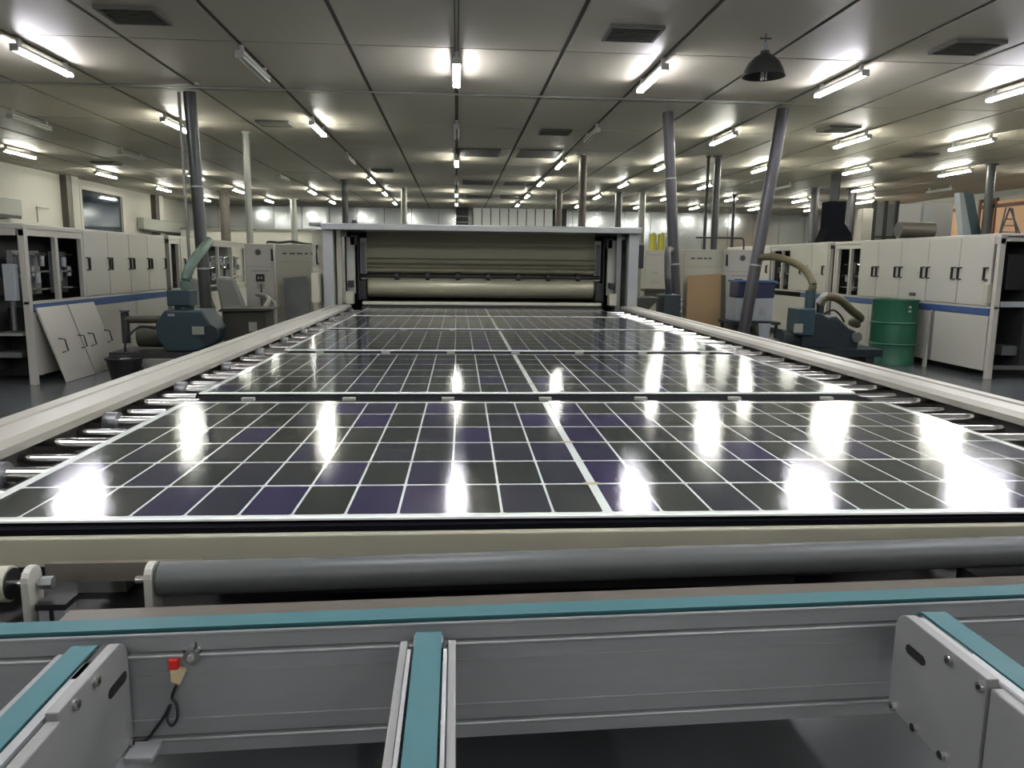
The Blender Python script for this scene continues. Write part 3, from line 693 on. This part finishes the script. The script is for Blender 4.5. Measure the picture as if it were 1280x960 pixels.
# blue container, crate, bucket by the right duct
t = thing('storage_bin', 'navy blue bin stacked on a pale crate behind the right pump', 'bin', (4.6, 11.1, 0))
box('bin_body', 'navy_box', (4.42, 5.02, 11.9, 12.3, .92, 1.16), t, .02); box('rim', 'blue_strip', (4.40, 5.04, 11.88, 12.32, 1.16, 1.19), t)
t = thing('pale_crate', 'pale blue-grey crate below the navy bin', 'crate', (4.6, 11.9, 0))
box('crate_body', 'crate_white', (4.38, 5.0, 11.88, 12.32, .55, .915), t, .015)
for x in (4.45, 4.78): box('crate_print', 'label_mid', (x, x+.08, 11.872, 11.88, .66, .76), t)
t = thing('work_stand', 'dark low stand under the pale crate', 'stand', (4.6, 12, 0))
box('shelf', 'pump_dark', (4.3, 5.1, 11.8, 12.4, .50, .545), t)
for x in (4.35, 5.05):
    for y in (11.85, 12.35): box('leg', 'pump_dark', (x-.02, x+.02, y-.02, y+.02, 0, .5), t)
t = thing('bucket', 'small pale bucket at the foot of the right duct', 'bucket', (3.92, 9.55, .505))
MB().lathe((3.92, 9.55, .505), [(0, .0), (.055, 0), (.075, .17), (.08, .17), (.08, .185), (.07, .185), (.05, .01)], 24).build('pail', 'crate_white', t)
t = thing('bucket_stand', 'dark box the pale bucket stands on', 'box', (3.92, 9.55, 0)); box('body', 'dark', (3.78, 4.06, 9.4, 9.7, 0, .504), t, .01)
# far right small pump
P3 = thing('vacuum_pump', 'small dark pump just right of the laminator portal', 'pump', (2.9, 10.5, 0))
box('gear_box', 'pump_dark', (2.80, 3.04, 10.3, 10.7, .72, 1.02), P3, .015)
MB().prism([(2.45, .2), (2.45, .98), (2.75, .98), (2.72, .92), (2.55, .75), (2.60, .6), (3.2, .6), (3.2, .2)], 10.35, 10.8, 'y').build('housing', 'box_olive', P3, .01)
MB().cyl((2.92, 10.5, 1.0), (2.92, 10.5, 1.1), .05, 12).build('neck', 'pump_dark', P3)
for z in (.78, .86, .94): MB().cyl((3.04, 10.4, z), (3.08, 10.4, z), .02, 8).build('fitting', 'label_mid', P3)
box('base_frame', 'dark', (2.4, 3.3, 10.3, 10.9, 0, .2), P3)
tag(MB().tube([(2.92, 10.5, 1.08), (2.90, 10.5, 1.25), (2.94, 10.7, 1.5), (3.05, 11.1, 1.62), (3.2, 11.5, 1.64), (3.32, 11.95, 1.62)], .045, 12, 8, .06).build('suction_hose', 'dark'), 'dark hose bending from the small pump to the left of two sloping ducts', 'hose')
# bin left
t = thing('waste_tub', 'black tub on the floor in front of the left pump', 'tub', (-3.95, 9.4, 0))
MB().lathe((-3.95, 9.4, 0), [(0, .005), (.15, 0), (.20, .24), (.215, .24), (.215, .26), (.19, .26), (.14, .02), (0, .02)], 26).build('tub_body', 'black', t)
box('scrap', 'crate_white', (-3.99, -3.88, 9.36, 9.42, .03, .25), t, .01)
# small floor clutter by the right cabinet
t = thing('floor_sack', 'dark crumpled sack between the right cabinet and sloping duct', 'sack', (4.75, 12.6, 0))
MB().lathe((4.75, 12.6, 0), [(0, 0), (.3, 0), (.34, .2), (.26, .45), (.12, .60), (0, .66)], 14).build('sack_body', 'dark_brown', t)

# ================================================================== BACKGROUND RIGHT
t = thing('round_duct', 'large dark round duct lying above the right line', 'duct', (9.6, 16.3, 1.9))
MB().cyl((9.35, 16.0, 2.21), (10.1, 16.0, 2.21), .165, 28).build('duct_tube', 'pole_brown', t); MB().cyl((9.35, 16.0, 2.21), (9.345, 16.0, 2.21), .15, 28).build('duct_mouth', 'black', t)
box('saddle', 'dark', (9.45, 9.95, 15.9, 16.1, 0, 2.05), t)
t = thing('equipment_cabinet', 'tall taupe cabinet standing on the far right behind the round duct', 'cabinet', (11.8, 19, 0))
box('body', 'mauve_panel', (11.65, 12.5, 19, 20, 0, 3.05), t, .01); box('door', 'steel_grey', (11.7, 12.0, 18.985, 19, .2, 2.95), t)
t = thing('extractor_hood', 'black flared extractor hood above the far right line', 'hood', (9.2, 18, 2))
MB().prism([(9.25, 2.0), (10.05, 2.0), (10.0, 2.25), (9.8, 2.5), (9.8, 3.05), (9.4, 3.05), (9.4, 2.4)], 19.2, 19.7, 'y').build('hood_body', 'matte_black', t, .01)
MB().cyl((9.6, 19.45, 3.05), (9.6, 19.45, 3.74), .12, 18).build('stack', 'dark', t)
tag(box('white_column', 'wall_cream', (11.75, 12.05, 22.0, 22.3, 0, 3.1)), 'square pale column right of the black extractor hood', 'column')
t = thing('partition_screen', 'grey glazed partition screen behind the square pale column', 'partition', (13.0, 23, 0))
for x in (12.6, 12.95, 13.3): box('upright', 'dark', (x-.05, x+.05, 22.9, 23.0, 0, 3.4), t)
box('infill', 'steel_grey', (12.55, 13.35, 22.94, 22.96, 0, 3.3), t); box('rail', 'dark', (12.55, 13.35, 22.89, 22.935, 2.3, 2.36), t)
t = thing('chute_panel', 'tall leaning dark teal chute with pale edge on the far right', 'panel', (11.9, 17, 0))
MB().prism([(11.52, 3.12), (11.75, 3.12), (12.2, 1.7), (11.95, 1.7)], 17.2, 17.4, 'y').build('chute', 'pump', t); MB().prism([(11.42, 3.12), (11.52, 3.12), (11.95, 1.7), (11.7, 1.7)], 17.2, 17.4, 'y').build('chute_edge', 'crate_white', t)
t = thing('step_ladder', 'dark folding ladder standing on top of the right line', 'ladder', (7.55, 9.9, 1.861))
lx = 7.85; ly = 10.7
for a, b in ((-.16, -.03), (.16, .03)):
    MB().cyl((lx+a, ly-.1, 1.875), (lx+b, ly, 2.28), .012, 8).build('stile', 'dark', t)
for a, b in ((.02, .10), (.30, .14)):
    MB().cyl((lx+a, ly+.15, 1.875), (lx+b, ly+.1, 2.28), .012, 8).build('stile', 'dark', t)
for z, h in ((1.93, .13), (2.02, .10), (2.11, .06)): box('rung', 'dark', (lx-h, lx+h, ly-.07, ly-.04, z, z+.012), t)
# yellow barrels far away
for i, (x, lab) in enumerate(((6.3, 'yellow drum far behind, left of the pair'), (6.58, 'yellow green drum far behind, right of the pair'))):
    t = thing('yellow_drum', lab, 'drum', (x, 24.8, 1.45), 0, 'yellow drums on the far rack'); MB().lathe((x, 24.8, 1.45), [(0, 0), (.12, 0), (.12, .9), (.10, .95), (0, .95)], 18).build('drum_body', 'yellow', t)
    MB().cyl((x+.03, 24.8, 2.4), (x+.03, 24.8, 2.44), .03, 10).build('cap', 'black', t)
t = thing('far_rack', 'grey rack carrying the yellow drums', 'rack', (6.5, 25, 0)); box('rack_top', 'steel_grey', (6.0, 7.1, 24.5, 25.1, 1.40, 1.449), t)
for x in (6.05, 7.05): box('leg', 'steel_grey', (x-.03, x+.03, 24.6, 24.66, 0, 1.40), t)

# white strip-clad bay and louvre at the far wall
t = thing('strip_screen', 'white strip screen of upright panels at the far wall above the laminator', 'screen', (2.3, 33.8, 0))
s0 = None
for k in range(9):
    x = .72+.385*k
    if s0 is None: s0 = box('strip_panel', 'strip_white', (x, x+.345, 33.8, 33.84, 1.5, 3.745), t)
    else: leaf_copy(s0, t, (.385*k, 0, 0))
box('frame_post', 'dark', (4.20, 4.75, 33.75, 33.9, 1.5, 3.745), t); box('backing', 'dark', (.70, 4.2, 33.85, 33.88, 1.5, 3.6), t)
t = thing('louvre_unit', 'dark louvred unit left of the white strip screen', 'louvre', (.3, 33.8, 0))
box('casing', 'dark', (-.02, .5, 33.7, 33.9, 2.6, 3.745), t)
for z in (2.85, 3.1, 3.35): box('slat', 'steel_grey', (.0, .48, 33.66, 33.699, z, z+.05), t)
# air units on left wall
for y, lab in ((19.6, 'long grey wall air unit at the left edge'), (31.0, 'grey wall air unit beyond the second pier')):
    t = thing('air_curtain', lab, 'air unit', (-11.1, y, 2.6)); wdt = 1.4 if y < 25 else 2.6
    box('casing', 'label_mid', (-11.19, -10.95, y-wdt, y+wdt*.8, 2.45, 2.85), t, .02); box('grille', 'dark', (-10.96, -10.93, y-wdt+.1, y+wdt*.8-.1, 2.38, 2.449), t)
t = thing('wall_pipe', 'thin horizontal pipe bracket on the left wall between pier and window', 'pipe', (-11.1, 22, 2.4))
MB().cyl((-11.1, 21.7, 2.35), (-11.1, 21.7, 2.75), .02, 8).build('riser', 'label_mid', t); MB().cyl((-11.1, 21.7, 2.75), (-11.1, 22.3, 2.75), .02, 8).build('arm', 'label_mid', t)
t = thing('pale_partition', 'pale low partition along the left rear below the bright wall', 'partition', (-8.5, 30, 0))
box('panel', 'wall_cream', (-10.6, -4.6, 31.0, 31.1, 0, 2.55), t); box('top_rail', 'pole_white', (-10.6, -4.6, 30.95, 31.15, 2.55, 2.62), t)

# ================================================================== COLUMNS
cols = [(-3.87, 15.0, .06, 'pole_white', 'slim pale column left of the portal, nearest of the left columns'), (-3.24, 23.2, .09, 'dark', 'thin black column above the left end of the portal'),
        (-1.68, 25.4, .09, 'pole_white', 'pale column above the centre left of the portal'), (2.76, 17.2, .085, 'pole_brown', 'brown column above the right half of the portal'),
        (3.26, 25.0, .10, 'pole_brown', 'distant column just left of the brown column'), (5.27, 25.4, .11, 'duct', 'grey column above the right end of the portal'),
        (6.03, 25.3, .11, 'pole_white', 'pale column just right of the portal'), (5.63, 16.8, .075, 'duct', 'grey column between the two sloping ducts'),
        (5.42, 16.8, .035, 'dark', 'thin dark rod hanging beside the grey column between the ducts'), (9.2, 25.6, .05, 'dark', 'thin dark rod far right of the grey column'),
        (10.75, 23.0, .12, 'duct_mauve', 'mauve grey column in front of the black hood'), (11.9, 23.0, .12, 'duct_mauve', 'second mauve column right of its twin'),
        (12.06, 17.1, .09, 'duct', 'grey column beside the step ladder'), (-6.2, 30.5, .12, 'pole_white', 'pale column at the rear left wall corner'), (-7.9, 27.5, .16, 'pole_brown', 'thick column behind the tall left duct')]
for x, y, r, m, lab in cols:
    t = thing('support_column', lab, 'column', (x, y, 0)); MB().cyl((x, y, 0), (x, y, CZ-.005), r, 16).build('shaft', m, t)
    MB().cyl((x, y, CZ-.04), (x, y, CZ-.001), r*1.5, 16).build('collar', m, t)

# ================================================================== CEILING: lamps, vents, pendant, sprinkler
def lamp(label, x, y, tube, zdrop=3.60):
    t = thing('batten_lamp', label, 'lamp', (x, y, CZ), 0, 'ceiling batten lamps')
    box('housing', 'lamp_body', (x-.045, x+.045, y-.61, y+.61, zdrop+.035, zdrop+.07), t, .004)
    for s in (-.5, .5): box('hanger', 'lamp_body', (x-.02, x+.02, y+s-.02, y+s+.02, zdrop+.07, CZ-.001), t)
    for s in (-.028, .028): MB().cyl((x+s, y-.59, zdrop+.015), (x+s, y+.59, zdrop+.015), .014, 8).build('tube', tube, t)
    for s in (-.60, .60): box('end_cap', 'lamp_body', (x-.045, x+.045, y+s-.01, y+s+.01, zdrop-.004, zdrop+.035), t)
    return t
rows = [5.45, 9.6, 13.8, 17.85, 22, 26.1, 30.2]
rn = ['row overhead', 'nearest row', 'second row', 'third row', 'fourth row', 'fifth row', 'farthest row']
xs = [-9.4, -7.05, -4.7, -2.35, 0, 2.35, 4.7, 7.05, 9.3, 11.7, 14.0]
cn = ['far left', 'second from left', 'third from left', 'fourth from left', 'centre', 'first right of centre', 'second right of centre', 'third right of centre', 'fourth right of centre', 'fifth right of centre', 'far right']
OFF = {(1, 3), (2, 1), (2, 4), (2, 5), (3, 1), (3, 3), (4, 2), (4, 4), (4, 8), (4, 10)}
SKIP = {(3, 2), (1, 0), (1, 1), (2, 0), (0, 0), (0, 1), (0, 10), (0, 9)}
base = {}
for j, y in enumerate(rows):
    for i, x in enumerate(xs):
        if (j, i) in SKIP: continue
        if (j, i) in {(3, 1)}: pass
        off = (j, i) in OFF
        kind = 'tube_off' if off else ('tube_cool' if j <= 1 else 'tube_warm')
        lab = ('unlit' if off else 'lit')+' batten lamp, '+rn[j]+', '+cn[i]
        if kind not in base: base[kind] = lamp(lab, x, y, kind)
        else: dup(base[kind], (x, y, CZ), lab)
for x, y, lab in [(x_, y_, 'lit batten lamp '+a_+', '+cn[xs.index(x_)]) for y_, a_ in ((1.3, 'row above the camera'), (-2.9, 'row behind the camera')) for x_ in (-7.05, -4.7, -2.35, 0, 2.35, 4.7, 7.05)]:
    dup(base['tube_cool'], (x, y, CZ), lab)
def vent(label, x, y, sx=.55, sy=.5):
    t = thing('ceiling_vent', label, 'vent', (x, y, CZ), 0, 'louvred ceiling vents')
    m_ = MB(); a, b = sx/2, sy/2; z0, z1 = CZ-.035, CZ-.0025
    m_.box(x-a, x+a, y-b, y-b+.035, z0, z1).box(x-a, x+a, y+b-.035, y+b, z0, z1).box(x-a, x-a+.035, y-b+.035, y+b-.035, z0, z1).box(x+a-.035, x+a, y-b+.035, y+b-.035, z0, z1)
    m_.build('frame', 'seam', t); box('backing', 'black', (x-a+.03, x+a-.03, y-b+.03, y+b-.03, z1-.006, z1), t)
    n = 7
    for k in range(n):
        yy = y-b+.06+(sy-.12)*k/(n-1)
        MB().prism([(yy-.02, z0+.004), (yy-.012, z0+.002), (yy+.02, z1-.008), (yy+.012, z1-.006)], x-a+.035, x+a-.035, 'x').build('slat', 'label_mid', t)
    return t
v0 = vent('louvred ceiling vent at the upper left', -3.1, 8.1)
for x, y, lab in ((1.78, 8.15, 'louvred ceiling vent right of the centre lamp'), (5.4, 8.25, 'louvred ceiling vent at the upper right'), (-3.1, 13.95, 'louvred ceiling vent by the left duct top'),
                  (1.75, 14.15, 'lone ceiling vent in front of the dark pair'), (6.5, 13.2, 'shadowed ceiling vent beside the second row on the right'), (-8.6, 20.2, 'ceiling vent near the left wall window'), (-1.9, 20.6, 'ceiling vent left of centre beyond the third row'), (9.6, 15.9, 'ceiling vent right, between second and third lamp rows')):
    dup(v0, (x, y, CZ), lab)
for x, y, lab in ((.47, 17.0, 'dark ceiling opening, left of the nearer pair'), (1.75, 17.0, 'dark ceiling opening, right of the nearer pair'), (.62, 23.2, 'dark ceiling opening, left of the second pair'), (1.85, 23.2, 'dark ceiling opening, right of the second pair'), (.8, 28, 'dark ceiling opening, left of the farthest pair'), (2.0, 28, 'dark ceiling opening, right of the farthest pair')):
    t = thing('ceiling_opening', lab, 'vent', (x, y, CZ), 0, 'dark openings in the ceiling')
    box('grille', 'black', (x-.42, x+.42, y-.55, y+.55, CZ-.012, CZ-.003), t)
    q = MB(); q.box(x-.45, x+.45, y-.58, y-.55, CZ-.02, CZ-.003).box(x-.45, x+.45, y+.55, y+.58, CZ-.02, CZ-.003).box(x-.45, x-.42, y-.55, y+.55, CZ-.02, CZ-.003).box(x+.42, x+.45, y-.55, y+.55, CZ-.02, CZ-.003); q.build('frame', 'seam', t)
H_ = thing('pendant_hood', 'grey ribbed bell lamp hanging unlit near the right of the ceiling', 'lamp', (3.13, 8.05, CZ))
MB().lathe((3.13, 8.05, 3.33), [(.215, 0), (.205, .02), (.195, .06), (.16, .13), (.10, .19), (.05, .22), (.045, .25)], 28).build('bell_shade', 'duct', H_)
MB().cyl((3.13, 8.05, 3.57), (3.13, 8.05, 3.66), .028, 12).build('socket', 'steel_grey', H_); MB().cyl((3.13, 8.05, 3.66), (3.13, 8.05, CZ-.003), .008, 8).build('rod', 'dark', H_)
MB().cyl((3.07, 8.05, 3.70), (3.19, 8.05, 3.70), .008, 8).build('cross_bar', 'dark', H_)
for a in range(3): MB().cyl((3.13+.025*math.cos(a*2.1), 8.05+.025*math.sin(a*2.1), 3.30), (3.13+.025*math.cos(a*2.1), 8.05+.025*math.sin(a*2.1), 3.44), .011, 8).build('bulb_tube', 'tube_off', H_)
tag(box('ceiling_conduit', 'pole_white', (-11.8, 4.85, 11.24, 11.27, CZ-.022, CZ-.004)), 'thin white conduit crossing the ceiling between first two lamp rows', 'conduit')
tag(box('lamp_conduit', 'pole_white', (-.014, .014, 6.2, 8.97, CZ-.03, CZ-.004)), 'thin pale conduit running to the centre nearest lamp', 'conduit')
tag(MB().cyl((-3.45, 11.0, CZ-.045), (-3.45, 11.0, CZ-.003), .035, 14).build('smoke_detector', 'label_mid'), 'small round detector on the ceiling by the left duct', 'detector')
